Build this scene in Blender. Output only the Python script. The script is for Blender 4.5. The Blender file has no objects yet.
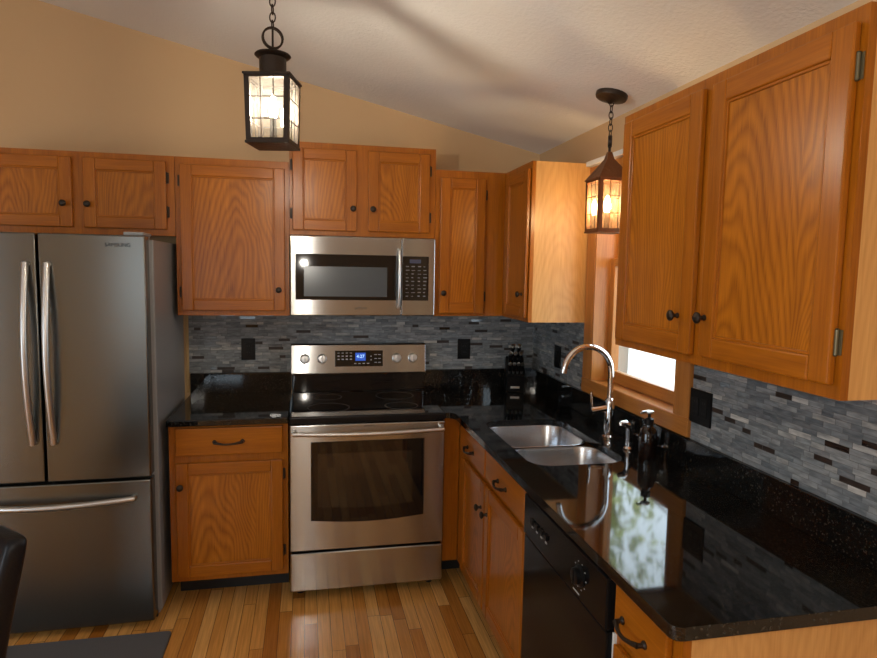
import bpy, bmesh, math, random
from mathutils import Vector, Matrix
random.seed(7)
S = bpy.context.scene
COL = S.collection

# ------------------------------------------------------------------ camera
cam_d = bpy.data.cameras.new('camera'); cam = bpy.data.objects.new('camera', cam_d); COL.objects.link(cam)
cam_d.sensor_fit = 'HORIZONTAL'; cam_d.sensor_width = 36.0
cam_d.lens = 625.5637 / 877 * 36.0
cam_d.clip_start = 0.02; cam_d.clip_end = 200
FW = Vector((0.20562242, 0.97401358, -0.09495775))
RT = Vector((0.97862896, -0.20486848, 0.01772758))
UP = Vector((0.00218695, 0.09657359, 0.99532344))
CAMLOC = Vector((-1.36551524, -3.62355734, 1.62259689))
m3 = Matrix((RT, UP, -FW)).transposed()
cam.matrix_world = Matrix.Translation(CAMLOC) @ m3.to_4x4()
S.camera = cam

# ------------------------------------------------------------------ world, sun, big lights, exposure
W = bpy.data.worlds.new('sky'); S.world = W; W.use_nodes = True
wn = W.node_tree.nodes; wl = W.node_tree.links
bg = wn['Background']
bg.inputs['Color'].default_value = (0.74, 0.87, 1.0, 1); bg.inputs['Strength'].default_value = 5.0

def light(name, kind, loc, power, color, **kw):
    d = bpy.data.lights.new(name, kind); d.energy = power; d.color = color
    o = bpy.data.objects.new(name, d); COL.objects.link(o); o.location = loc
    for k, v in kw.items(): setattr(d, k, v)
    return o
sun = light('sun', 'SUN', (0, -8, 10), 5.0, (1.0, 0.95, 0.87), angle=0.01)
sun.rotation_euler = Vector((0.55, 0.45, -0.85)).to_track_quat('-Z', 'Y').to_euler()
# daylight portals in the window and added openings (they only guide sky sampling)
def portal(loc, rot, sx, sy):
    o = light('window_daylight', 'AREA', loc, 1.0, (1, 1, 1), shape='RECTANGLE', size=sx, size_y=sy)
    o.rotation_euler = rot; o.data.cycles.is_portal = True
portal((0.13, -1.195, 1.57), (0, math.pi / 2, 0), 0.98, 0.74)
portal((-2.8, -6.63, 1.5), (math.pi / 2, 0, 0), 1.0, 1.2)
portal((-5.53, -4.4, 1.2), (0, -math.pi / 2, 0), 2.1, 2.8)
# the camera's own flash, just above and left of the lens
FLASH = light('camera_flash', 'POINT', CAMLOC + RT * -0.035 + UP * 0.045 + FW * 0.03, 26.0, (1.0, 0.93, 0.82), shadow_soft_size=0.012)

S.view_settings.view_transform = 'Standard'; S.view_settings.look = 'None'
S.view_settings.gamma = 1.0; S.view_settings.use_curve_mapping = False
S.view_settings.exposure = 0.0

# ------------------------------------------------------------------ material helpers
def new_mat(name):
    m = bpy.data.materials.new(name); m.use_nodes = True
    nt = m.node_tree
    return m, nt.nodes, nt.links, nt.nodes['Principled BSDF']
def simple(name, col, rough=0.5, metal=0.0, coat=0.0, spec=None, bump=None):
    m, n, l, p = new_mat(name)
    p.inputs['Base Color'].default_value = (*col, 1); p.inputs['Roughness'].default_value = rough
    p.inputs['Metallic'].default_value = metal; p.inputs['Coat Weight'].default_value = coat
    if spec is not None: p.inputs['Specular IOR Level'].default_value = spec
    if bump:
        sc, st = bump
        tc = n.new('ShaderNodeTexCoord'); no = n.new('ShaderNodeTexNoise'); no.inputs['Scale'].default_value = sc
        no.inputs['Detail'].default_value = 4
        b = n.new('ShaderNodeBump'); b.inputs['Strength'].default_value = st; b.inputs['Distance'].default_value = 0.01
        l.new(tc.outputs['Object'], no.inputs['Vector']); l.new(no.outputs['Fac'], b.inputs['Height']); l.new(b.outputs['Normal'], p.inputs['Normal'])
    return m
def math_n(n, l, op, a, b=None, c=None):
    k = n.new('ShaderNodeMath'); k.operation = op
    for i, v in enumerate((a, b, c)):
        if v is None: continue
        if isinstance(v, (int, float)): k.inputs[i].default_value = v
        else: l.new(v, k.inputs[i])
    return k.outputs[0]
def ramp(n, l, fac, stops, interp='LINEAR'):
    r = n.new('ShaderNodeValToRGB'); r.color_ramp.interpolation = interp
    e = r.color_ramp.elements
    while len(e) < len(stops): e.new(0.5)
    for k, (p, c) in enumerate(stops): e[k].position = p; e[k].color = (*c, 1)
    l.new(fac, r.inputs['Fac']); return r.outputs['Color']

def wood(name, axis, dark, light_, cathedral=0.0, rough=0.30, coat=0.06):
    """oak: fine pores stretched along `axis`, plus arched growth rings for plain-sawn faces"""
    m, n, l, p = new_mat(name)
    tc = n.new('ShaderNodeTexCoord'); oi = n.new('ShaderNodeObjectInfo')
    off = n.new('ShaderNodeVectorMath'); off.operation = 'SCALE'; off.inputs[0].default_value = (3.1, 2.3, 1.7)
    l.new(oi.outputs['Random'], off.inputs['Scale'])
    ad = n.new('ShaderNodeVectorMath'); ad.operation = 'ADD'
    l.new(tc.outputs['Object'], ad.inputs[0]); l.new(off.outputs[0], ad.inputs[1])
    sx = n.new('ShaderNodeSeparateXYZ'); l.new(ad.outputs[0], sx.inputs[0])
    o3 = [sx.outputs[i] for i in range(3)]
    ia = 'xyz'.index(axis); others = [i for i in range(3) if i != ia]
    along = o3[ia]; across = math_n(n, l, 'ADD', o3[others[0]], o3[others[1]])
    # fine pores
    cv = n.new('ShaderNodeCombineXYZ')
    l.new(math_n(n, l, 'MULTIPLY', o3[others[0]], 210.0), cv.inputs[0]); l.new(math_n(n, l, 'MULTIPLY', o3[others[1]], 210.0), cv.inputs[1])
    l.new(math_n(n, l, 'MULTIPLY', along, 9.0), cv.inputs[2])
    fine = n.new('ShaderNodeTexNoise'); fine.inputs['Scale'].default_value = 1.0; fine.inputs['Detail'].default_value = 3
    l.new(cv.outputs[0], fine.inputs['Vector'])
    # broad streaks
    cv2 = n.new('ShaderNodeCombineXYZ')
    l.new(math_n(n, l, 'MULTIPLY', o3[others[0]], 28.0), cv2.inputs[0]); l.new(math_n(n, l, 'MULTIPLY', o3[others[1]], 28.0), cv2.inputs[1])
    l.new(math_n(n, l, 'MULTIPLY', along, 1.6), cv2.inputs[2])
    br = n.new('ShaderNodeTexNoise'); br.inputs['Scale'].default_value = 1.0; br.inputs['Detail'].default_value = 2
    l.new(cv2.outputs[0], br.inputs['Vector'])
    fac = math_n(n, l, 'ADD', math_n(n, l, 'MULTIPLY', fine.outputs['Fac'], 0.55), math_n(n, l, 'MULTIPLY', br.outputs['Fac'], 0.45))
    if cathedral:
        tcs = n.new('ShaderNodeSeparateXYZ'); l.new(tc.outputs['Generated'], tcs.inputs[0])
        # rings of a tilted log: cross-plank position u, along position w
        nz = n.new('ShaderNodeTexNoise'); nz.inputs['Scale'].default_value = 3.2; nz.inputs['Detail'].default_value = 2
        mp = n.new('ShaderNodeMapping'); mp.inputs['Scale'].default_value = tuple(0.5 if i == ia else 1.6 for i in range(3))
        l.new(ad.outputs[0], mp.inputs['Vector']); l.new(mp.outputs[0], nz.inputs['Vector'])
        wob = math_n(n, l, 'SUBTRACT', nz.outputs['Fac'], 0.5)
        gu = math_n(n, l, 'ADD', tcs.outputs[others[0]], 0.0)
        # use object coords for real size, generated coords for centring
        cu = math_n(n, l, 'SUBTRACT', math_n(n, l, 'MODULO', math_n(n, l, 'ADD', across, 40.0), 0.42), 0.21)
        cu = math_n(n, l, 'ADD', cu, math_n(n, l, 'MULTIPLY', wob, 0.16))
        wv = math_n(n, l, 'ADD', math_n(n, l, 'MULTIPLY', along, 0.11), math_n(n, l, 'MULTIPLY', wob, 0.10))
        wv = math_n(n, l, 'ADD', wv, 0.05)
        r2 = math_n(n, l, 'ADD', math_n(n, l, 'MULTIPLY', cu, cu), math_n(n, l, 'MULTIPLY', wv, wv))
        rr = math_n(n, l, 'SQRT', r2)
        sw = math_n(n, l, 'SINE', math_n(n, l, 'ADD', math_n(n, l, 'MULTIPLY', rr, 620.0), math_n(n, l, 'MULTIPLY', fine.outputs['Fac'], 2.2)))
        sw = math_n(n, l, 'MULTIPLY', math_n(n, l, 'ADD', sw, 1.0), 0.5)
        sw = math_n(n, l, 'POWER', sw, 0.7)
        fac = math_n(n, l, 'ADD', math_n(n, l, 'MULTIPLY', fac, 1.0 - cathedral), math_n(n, l, 'MULTIPLY', sw, cathedral))
    c = ramp(n, l, fac, [(0.22, dark), (0.72, light_)])
    l.new(c, p.inputs['Base Color'])
    p.inputs['Roughness'].default_value = rough; p.inputs['Coat Weight'].default_value = coat; p.inputs['Coat Roughness'].default_value = 0.22
    p.inputs['Specular IOR Level'].default_value = 0.32
    b = n.new('ShaderNodeBump'); b.inputs['Strength'].default_value = 0.12; b.inputs['Distance'].default_value = 0.002
    l.new(fine.outputs['Fac'], b.inputs['Height']); l.new(b.outputs['Normal'], p.inputs['Normal'])
    return m

OD, OL = (0.21, 0.054, 0.0015), (0.43, 0.134, 0.007)
WV = wood('oak_vertical_grain', 'z', OD, OL)
WX = wood('oak_horizontal_grain', 'x', OD, OL)
WY = wood('oak_depth_grain', 'y', OD, OL)
WP = wood('oak_panel', 'z', (0.19, 0.049, 0.001), (0.48, 0.157, 0.009), cathedral=0.22)
WE = wood('oak_veneer_side_lit', 'z', (0.53, 0.255, 0.072), (0.71, 0.385, 0.13), cathedral=0.12, rough=0.4, coat=0.1)  # paler veneer, lightened further to stand in for daylight and flash
WC = wood('oak_window_casing', 'z', (0.30, 0.105, 0.018), (0.50, 0.20, 0.045))
WCY = wood('oak_window_sill', 'y', (0.30, 0.105, 0.018), (0.50, 0.20, 0.045))

def steel(name, col, rough, aniso=0.9):
    m, n, l, p = new_mat(name)
    p.inputs['Base Color'].default_value = (*col, 1); p.inputs['Metallic'].default_value = 1.0
    p.inputs['Roughness'].default_value = rough
    p.inputs['Anisotropic'].default_value = aniso; p.inputs['Anisotropic Rotation'].default_value = 0.25
    t = n.new('ShaderNodeTangent'); t.direction_type = 'RADIAL'; t.axis = 'Z'
    l.new(t.outputs[0], p.inputs['Tangent'])
    return m
STEEL = steel('brushed_stainless', (0.47, 0.475, 0.47), 0.22, 1.0)
FRIDGE = steel('fridge_stainless', (0.19, 0.186, 0.17), 0.27, 0.6)
FSIDE = simple('fridge_side_grey', (0.26, 0.265, 0.27), 0.3, 0.0)
CHROME = simple('chrome', (0.80, 0.80, 0.80), 0.06, 1.0)
SINKS = simple('sink_steel', (0.60, 0.62, 0.65), 0.26, 1.0)
SATIN = simple('satin_steel', (0.62, 0.62, 0.61), 0.33, 1.0)
BRONZE = simple('dark_bronze', (0.035, 0.024, 0.017), 0.42, 0.6, bump=(60, 0.2))
COPPER = simple('aged_copper', (0.20, 0.085, 0.035), 0.45, 0.7, bump=(40, 0.25))
PEWTER = simple('antique_pewter', (0.15, 0.125, 0.07), 0.45, 0.6)
BGLASS = simple('black_glass', (0.005, 0.005, 0.006), 0.04, 0.0, 0.3)
BPLAS = simple('black_plastic', (0.006, 0.006, 0.0065), 0.28, spec=0.22)
BPLASM = simple('matte_black_plastic', (0.007, 0.007, 0.0075), 0.5, spec=0.22)
DWB = simple('dishwasher_black', (0.006, 0.006, 0.0065), 0.14, spec=0.10)
MESHW = simple('door_screen_glass', (0.075, 0.088, 0.10), 0.18)
OVENW = simple('oven_window_glass', (0.020, 0.016, 0.012), 0.05, 0.0, 0.6)
WHITE = simple('white_plastic', (0.75, 0.75, 0.73), 0.4)
GREYM = simple('grey_marking', (0.42, 0.42, 0.42), 0.5)
DMARK = simple('dark_marking', (0.03, 0.03, 0.03), 0.5)
LEATHER = simple('black_leather', (0.008, 0.008, 0.010), 0.36, 0.0, 0.05, 0.22, bump=(180, 0.12))
DWOOD = simple('dark_chair_wood', (0.03, 0.017, 0.010), 0.35)
AMBER = simple('dark_amber_glass', (0.008, 0.004, 0.003), 0.05, 0.0, 0.5)
TAN = simple('tan_trim', (0.46, 0.30, 0.13), 0.5)
KICK = simple('toe_kick_black', (0.012, 0.012, 0.012), 0.6)
WALLM = simple('tan_wall_paint', (0.60, 0.41, 0.225), 0.75, bump=(160, 0.08))
CEILM = simple('textured_ceiling', (0.80, 0.80, 0.79), 0.9, bump=(75, 0.3))

def emis(name, col, st):
    m, n, l, p = new_mat(name)
    p.inputs['Base Color'].default_value = (0, 0, 0, 1)
    p.inputs['Emission Color'].default_value = (*col, 1); p.inputs['Emission Strength'].default_value = st
    return m
BULB1 = emis('bulb_glow', (1.0, 0.90, 0.76), 1150.0)
BULB2 = emis('small_bulb_glow', (1.0, 0.78, 0.50), 520.0)
BLUE = emis('blue_display', (0.02, 0.10, 0.55), 0.9)
DIGIT = emis('display_digits', (0.45, 0.70, 1.0), 1.6)

def pane_mat(name, tint, trans, body):
    m, n, l, p = new_mat(name)
    out = n['Material Output']
    tr = n.new('ShaderNodeBsdfTransparent'); tr.inputs[0].default_value = (*tint, 1)
    tl = n.new('ShaderNodeBsdfTranslucent'); tl.inputs[0].default_value = (*body, 1)
    df = n.new('ShaderNodeBsdfDiffuse'); df.inputs[0].default_value = (*body, 1)
    gl = n.new('ShaderNodeBsdfGlossy'); gl.inputs['Roughness'].default_value = 0.05
    tc = n.new('ShaderNodeTexCoord'); no = n.new('ShaderNodeTexNoise'); no.inputs['Scale'].default_value = 45
    l.new(tc.outputs['Object'], no.inputs['Vector'])
    a = n.new('ShaderNodeMixShader'); l.new(tl.outputs[0], a.inputs[1]); l.new(df.outputs[0], a.inputs[2]); a.inputs[0].default_value = 0.3
    b = n.new('ShaderNodeMixShader')
    f = math_n(n, l, 'MULTIPLY', no.outputs['Fac'], trans * 2.0)
    l.new(f, b.inputs[0]); l.new(tr.outputs[0], b.inputs[1]); l.new(a.outputs[0], b.inputs[2])
    c = n.new('ShaderNodeMixShader'); c.inputs[0].default_value = 0.035; l.new(b.outputs[0], c.inputs[1]); l.new(gl.outputs[0], c.inputs[2])
    l.new(c.outputs[0], out.inputs['Surface']); return m
SEEDY = pane_mat('seedy_lantern_glass', (0.93, 0.92, 0.88), 0.013, (0.9, 0.87, 0.80))
SEEDY2 = pane_mat('amber_lantern_glass', (0.96, 0.90, 0.78), 0.025, (0.95, 0.82, 0.60))
WGLASS = pane_mat('window_glass', (0.98, 0.99, 0.98), 0.0, (1, 1, 1))

def granite():
    m, n, l, p = new_mat('black_granite')
    tc = n.new('ShaderNodeTexCoord')
    v = n.new('ShaderNodeTexVoronoi'); v.inputs['Scale'].default_value = 230
    l.new(tc.outputs['Object'], v.inputs['Vector'])
    no = n.new('ShaderNodeTexNoise'); no.inputs['Scale'].default_value = 95; no.inputs['Detail'].default_value = 5; no.inputs['Roughness'].default_value = 0.7
    l.new(tc.outputs['Object'], no.inputs['Vector'])
    sep = n.new('ShaderNodeSeparateColor'); l.new(v.outputs['Color'], sep.inputs[0])
    f = math_n(n, l, 'MULTIPLY', math_n(n, l, 'POWER', sep.outputs[0], 5.0), math_n(n, l, 'POWER', no.outputs['Fac'], 1.3))
    c = ramp(n, l, f, [(0.0, (0.004, 0.004, 0.004)), (0.14, (0.010, 0.009, 0.008)), (0.6, (0.055, 0.050, 0.042))])
    l.new(c, p.inputs['Base Color']); p.inputs['Roughness'].default_value = 0.05; p.inputs['IOR'].default_value = 1.55
    return m
GRAN = granite()

def tiles():
    m, n, l, p = new_mat('slate_strip_mosaic')
    tc = n.new('ShaderNodeTexCoord'); s = n.new('ShaderNodeSeparateXYZ'); l.new(tc.outputs['Object'], s.inputs[0])
    ln = math_n(n, l, 'SUBTRACT', s.outputs[0], s.outputs[1])
    rowf = math_n(n, l, 'DIVIDE', s.outputs[2], 0.0158); row = math_n(n, l, 'FLOOR', rowf); rfr = math_n(n, l, 'FRACT', rowf)
    w1 = n.new('ShaderNodeTexWhiteNoise'); w1.noise_dimensions = '1D'; l.new(row, w1.inputs['W'])
    uf = math_n(n, l, 'ADD', math_n(n, l, 'DIVIDE', ln, 0.125), math_n(n, l, 'MULTIPLY', w1.outputs['Value'], 7.0))
    ci = math_n(n, l, 'FLOOR', uf); cf = math_n(n, l, 'FRACT', uf)
    def wn3(a, b, z):
        cx = n.new('ShaderNodeCombineXYZ'); l.new(a, cx.inputs[0]); l.new(b, cx.inputs[1]); cx.inputs[2].default_value = z
        w = n.new('ShaderNodeTexWhiteNoise'); w.noise_dimensions = '3D'; l.new(cx.outputs[0], w.inputs['Vector']); return w.outputs['Value']
    split = math_n(n, l, 'MULTIPLY_ADD', wn3(ci, row, 3.3), 0.5, 0.25)
    side = math_n(n, l, 'GREATER_THAN', cf, split)
    cid = math_n(n, l, 'MULTIPLY_ADD', side, 0.5, ci)
    rnd = wn3(cid, row, 0.7); rnd2 = wn3(cid, row, 9.1)
    # streaky slate body
    mp = n.new('ShaderNodeCombineXYZ'); l.new(math_n(n, l, 'MULTIPLY', ln, 22.0), mp.inputs[0]); l.new(math_n(n, l, 'MULTIPLY', s.outputs[2], 90.0), mp.inputs[1]); l.new(math_n(n, l, 'MULTIPLY', rnd, 40.0), mp.inputs[2])
    no = n.new('ShaderNodeTexNoise'); no.inputs['Scale'].default_value = 1.0; no.inputs['Detail'].default_value = 5; l.new(mp.outputs[0], no.inputs['Vector'])
    base = ramp(n, l, rnd, [(0.0, (0.16, 0.18, 0.20)), (0.25, (0.22, 0.245, 0.265)), (0.60, (0.265, 0.285, 0.30)), (0.82, (0.33, 0.34, 0.34)), (0.91, (0.47, 0.47, 0.46)), (0.945, (0.030, 0.019, 0.015)), (1.0, (0.038, 0.022, 0.016))], 'CONSTANT')
    mx = n.new('ShaderNodeMix'); mx.data_type = 'RGBA'; mx.blend_type = 'MULTIPLY'; mx.inputs[0].default_value = 0.8
    l.new(base, mx.inputs[6]); l.new(ramp(n, l, no.outputs['Fac'], [(0.3, (0.45, 0.46, 0.48)), (0.7, (1.35, 1.33, 1.3))]), mx.inputs[7])
    # grout lines
    g1 = math_n(n, l, 'LESS_THAN', rfr, 0.07)
    dc = math_n(n, l, 'ABSOLUTE', math_n(n, l, 'SUBTRACT', cf, split))
    g2 = math_n(n, l, 'LESS_THAN', dc, 0.007); g3 = math_n(n, l, 'LESS_THAN', cf, 0.008)
    g = math_n(n, l, 'MAXIMUM', g1, math_n(n, l, 'MAXIMUM', g2, g3))
    mg = n.new('ShaderNodeMix'); mg.data_type = 'RGBA'; l.new(g, mg.inputs[0]); l.new(mx.outputs[2], mg.inputs[6]); mg.inputs[7].default_value = (0.12, 0.125, 0.13, 1)
    l.new(mg.outputs[2], p.inputs['Base Color'])
    glossy = math_n(n, l, 'GREATER_THAN', rnd2, 0.86)
    l.new(math_n(n, l, 'MULTIPLY_ADD', glossy, -0.42, 0.52), p.inputs['Roughness'])
    b = n.new('ShaderNodeBump'); b.inputs['Strength'].default_value = 0.35; b.inputs['Distance'].default_value = 0.003
    tilt = math_n(n, l, 'ADD', math_n(n, l, 'MULTIPLY', math_n(n, l, 'SUBTRACT', rnd, 0.5), math_n(n, l, 'MULTIPLY', rfr, 2.0)), math_n(n, l, 'MULTIPLY', math_n(n, l, 'SUBTRACT', wn3(cid, row, 5.5), 0.5), math_n(n, l, 'MULTIPLY', cf, 14.0)))
    h = math_n(n, l, 'SUBTRACT', math_n(n, l, 'MULTIPLY', math_n(n, l, 'MULTIPLY', no.outputs['Fac'], math_n(n, l, 'SUBTRACT', 1.0, glossy)), 0.7), g)
    h = math_n(n, l, 'ADD', h, math_n(n, l, 'MULTIPLY', glossy, tilt))
    l.new(h, b.inputs['Height']); l.new(b.outputs['Normal'], p.inputs['Normal'])
    return m
TILE = tiles()

def floor_mat():
    m, n, l, p = new_mat('oak_strip_floor')
    tc = n.new('ShaderNodeTexCoord'); s = n.new('ShaderNodeSeparateXYZ'); l.new(tc.outputs['Object'], s.inputs[0])
    bf = math_n(n, l, 'DIVIDE', s.outputs[0], 0.0575); bi = math_n(n, l, 'FLOOR', bf); bfr = math_n(n, l, 'FRACT', bf)
    w1 = n.new('ShaderNodeTexWhiteNoise'); w1.noise_dimensions = '1D'; l.new(bi, w1.inputs['W'])
    lf = math_n(n, l, 'ADD', math_n(n, l, 'DIVIDE', s.outputs[1], 0.85), math_n(n, l, 'MULTIPLY', w1.outputs['Value'], 9.0))
    li = math_n(n, l, 'FLOOR', lf); lfr = math_n(n, l, 'FRACT', lf)
    cx = n.new('ShaderNodeCombineXYZ'); l.new(bi, cx.inputs[0]); l.new(li, cx.inputs[1])
    w2 = n.new('ShaderNodeTexWhiteNoise'); w2.noise_dimensions = '3D'; l.new(cx.outputs[0], w2.inputs['Vector'])
    base = ramp(n, l, w2.outputs['Value'], [(0.0, (0.42, 0.155, 0.024)), (0.2, (0.62, 0.275, 0.058)), (0.65, (0.74, 0.37, 0.095)), (1.0, (0.82, 0.46, 0.15))])
    gv = n.new('ShaderNodeCombineXYZ'); l.new(math_n(n, l, 'MULTIPLY', s.outputs[0], 130.0), gv.inputs[0]); l.new(math_n(n, l, 'MULTIPLY', s.outputs[1], 5.0), gv.inputs[1]); l.new(math_n(n, l, 'MULTIPLY', w2.outputs['Value'], 30.0), gv.inputs[2])
    no = n.new('ShaderNodeTexNoise'); no.inputs['Scale'].default_value = 1.0; no.inputs['Detail'].default_value = 4; l.new(gv.outputs[0], no.inputs['Vector'])
    mx = n.new('ShaderNodeMix'); mx.data_type = 'RGBA'; mx.blend_type = 'MULTIPLY'; mx.inputs[0].default_value = 0.5
    l.new(base, mx.inputs[6]); l.new(ramp(n, l, no.outputs['Fac'], [(0.3, (0.6, 0.55, 0.5)), (0.65, (1.2, 1.2, 1.2))]), mx.inputs[7])
    gp = math_n(n, l, 'MAXIMUM', math_n(n, l, 'LESS_THAN', bfr, 0.035), math_n(n, l, 'LESS_THAN', lfr, 0.0025))
    mg = n.new('ShaderNodeMix'); mg.data_type = 'RGBA'; l.new(gp, mg.inputs[0]); l.new(mx.outputs[2], mg.inputs[6]); mg.inputs[7].default_value = (0.07, 0.025, 0.008, 1)
    l.new(mg.outputs[2], p.inputs['Base Color'])
    p.inputs['Roughness'].default_value = 0.22; p.inputs['Coat Weight'].default_value = 0.5; p.inputs['Coat Roughness'].default_value = 0.1
    b = n.new('ShaderNodeBump'); b.inputs['Strength'].default_value = 0.25; b.inputs['Distance'].default_value = 0.002
    l.new(math_n(n, l, 'SUBTRACT', 1.0, gp), b.inputs['Height']); l.new(b.outputs['Normal'], p.inputs['Normal'])
    return m
FLOORM = floor_mat()
RUGM = simple('grey_rug_weave', (0.135, 0.14, 0.15), 0.95, bump=(320, 0.9))

# ------------------------------------------------------------------ mesh helpers
BASE = {}
def add_box(bm, a, b, bev=0.0, mi=0, seg=2):
    lo = [min(p, q) for p, q in zip(a, b)]; hi = [max(p, q) for p, q in zip(a, b)]
    t = bmesh.new(); bmesh.ops.create_cube(t, size=1.0)
    for v in t.verts: v.co = Vector([lo[i] + (v.co[i] + 0.5) * (hi[i] - lo[i]) for i in range(3)])
    if bev > 0:
        bev = min(bev, 0.45 * min(hi[i] - lo[i] for i in range(3)))
        bmesh.ops.bevel(t, geom=t.edges[:], offset=bev, segments=seg, affect='EDGES', profile=0.5)
    for f in t.faces: f.material_index = mi
    merge(bm, t)
def merge(bm, t, M=None):
    if M is not None: bmesh.ops.transform(t, matrix=M, verts=t.verts)
    me = bpy.data.meshes.new('tmp'); t.to_mesh(me); t.free(); bm.from_mesh(me); bpy.data.meshes.remove(me)
def loft(bm, loops, cap0=False, cap1=False, closed=True, mi=0):
    vs = [[bm.verts.new(p) for p in L] for L in loops]
    N = len(vs[0])
    for A, B in zip(vs, vs[1:]):
        for i in range(N if closed else N - 1):
            f = bm.faces.new((A[i], A[(i + 1) % N], B[(i + 1) % N], B[i])); f.material_index = mi
    if cap0: bm.faces.new(list(reversed(vs[0]))).material_index = mi
    if cap1: bm.faces.new(vs[-1]).material_index = mi
def frame_of(t):
    t = Vector(t).normalized(); a = Vector((0, 0, 1)) if abs(t.z) < 0.9 else Vector((1, 0, 0))
    u = t.cross(a).normalized(); return u, t.cross(u).normalized()
def lathe(bm, prof, origin, axis=(0, 0, 1), n=20, mi=0):
    """profile of (radius, height) pairs swept about `axis`"""
    ax = Vector(axis).normalized(); u, v = frame_of(ax); O = Vector(origin)
    loops = [[O + ax * h + (u * math.cos(2 * math.pi * k / n) + v * math.sin(2 * math.pi * k / n)) * max(r, 1e-5) for k in range(n)] for r, h in prof]
    t = bmesh.new(); loft(t, loops, True, True, mi=mi); bmesh.ops.recalc_face_normals(t, faces=t.faces); merge(bm, t)
def tube(bm, path, r, n=10, closed=False, mi=0, flat=None):
    P = [Vector(p) for p in path]; N = len(P)
    rad = r if isinstance(r, (list, tuple)) else [r] * N
    loops = []; pu = None
    for i in range(N):
        if closed: t = P[(i + 1) % N] - P[i - 1]
        else: t = P[min(i + 1, N - 1)] - P[max(i - 1, 0)]
        t.normalize()
        if pu is None: u, v = frame_of(t)
        else:
            u = (pu - t * pu.dot(t)).normalized(); v = t.cross(u)
        pu = u
        loops.append([P[i] + (u * math.cos(2 * math.pi * k / n) + v * math.sin(2 * math.pi * k / n)) * rad[i] for k in range(n)])
    t = bmesh.new()
    if closed: loops.append(loops[0])
    loft(t, loops, not closed, not closed, mi=mi)
    if closed: bmesh.ops.remove_doubles(t, verts=t.verts, dist=1e-6)
    bmesh.ops.recalc_face_normals(t, faces=t.faces); merge(bm, t)
def rrect(x0, x1, y0, y1, r, z, n=6):
    pts = []
    for cx, cy, a0 in ((x1 - r, y1 - r, 0), (x0 + r, y1 - r, 90), (x0 + r, y0 + r, 180), (x1 - r, y0 + r, 270)):
        for k in range(n + 1):
            a = math.radians(a0 + 90 * k / n); pts.append(Vector((cx + r * math.cos(a), cy + r * math.sin(a), z)))
    return pts
def slab(bm, outer, holes, z0, z1):
    t = bmesh.new(); ed = []
    for L in [outer] + holes:
        vs = [t.verts.new((p[0], p[1], z0)) for p in L]
        ed += [t.edges.new((vs[i], vs[(i + 1) % len(vs)])) for i in range(len(vs))]
    bmesh.ops.triangle_fill(t, use_beauty=True, use_dissolve=False, edges=ed)
    r = bmesh.ops.extrude_face_region(t, geom=t.faces[:])
    for v in [g for g in r['geom'] if isinstance(g, bmesh.types.BMVert)]: v.co.z = z1
    bmesh.ops.recalc_face_normals(t, faces=t.faces); merge(bm, t)
def prism(bm, poly, fn):
    """poly = 2-D outline, fn(p, side) -> 3-D point for side 0/1"""
    t = bmesh.new(); loft(t, [[fn(p, 0) for p in poly], [fn(p, 1) for p in poly]], True, True)
    bmesh.ops.recalc_face_normals(t, faces=t.faces); merge(bm, t)
def obj(name, bm, mats, parent=None, smooth=False, world=True, bevel=0.0, angle=40):
    base = BASE.get(parent.name, Vector()) if parent and world else Vector()
    if parent and world: bmesh.ops.translate(bm, verts=bm.verts, vec=-base)
    me = bpy.data.meshes.new(name); bm.to_mesh(me); bm.free()
    for m in (mats if isinstance(mats, (list, tuple)) else [mats]): me.materials.append(m)
    o = bpy.data.objects.new(name, me); COL.objects.link(o)
    if parent: o.parent = parent; BASE[o.name] = base
    if smooth:
        for p in me.polygons: p.use_smooth = True
        try: me.set_sharp_from_angle(angle=math.radians(angle))
        except Exception: pass
    if bevel:
        md = o.modifiers.new('bevel', 'BEVEL'); md.width = bevel; md.segments = 3; md.limit_method = 'ANGLE'; md.angle_limit = math.radians(50)
    return o
def tag(o, label, cat, group=None):
    o['label'] = label; o['category'] = cat
    if group: o['group'] = group
    return o
def thing(name, loc, label, cat, group=None, rz=0.0):
    o = bpy.data.objects.new(name, None); COL.objects.link(o); o.location = loc; o.rotation_euler = (0, 0, rz)
    o.empty_display_size = 0.1; BASE[o.name] = Vector(loc)
    return tag(o, label, cat, group)
def struct(name, bm, mat, parent=None, **k):
    o = obj(name, bm, mat, parent, **k)
    o['kind'] = 'structure'; return o
def text(name, s, size, loc, mat, parent, face='y', depth=0.0006):
    c = bpy.data.curves.new('txt', 'FONT'); c.body = s; c.size = size; c.align_x = 'CENTER'; c.align_y = 'CENTER'; c.extrude = depth
    to = bpy.data.objects.new('txt', c); COL.objects.link(to)
    dg = bpy.context.evaluated_depsgraph_get(); me = bpy.data.meshes.new_from_object(to.evaluated_get(dg))
    bpy.data.objects.remove(to); bpy.data.curves.remove(c)
    bm = bmesh.new(); bm.from_mesh(me); bpy.data.meshes.remove(me)
    R = Matrix.Rotation(math.pi / 2, 4, 'X')
    if face == 'x': R = Matrix.Rotation(-math.pi / 2, 4, 'Z') @ R
    bmesh.ops.transform(bm, matrix=Matrix.Translation(loc) @ R, verts=bm.verts)
    return obj(name, bm, mat, parent)
# faces: 'y' looks towards -y from plane y=f ; 'x' looks towards -x from plane x=f.  (u, w, d) -> world
def FM(face, f):
    if face == 'y': return lambda u, w, d: Vector((u, f - d, w))
    return lambda u, w, d: Vector((f - d, u, w))
def out_axis(face): return (0, -1, 0) if face == 'y' else (-1, 0, 0)

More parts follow.
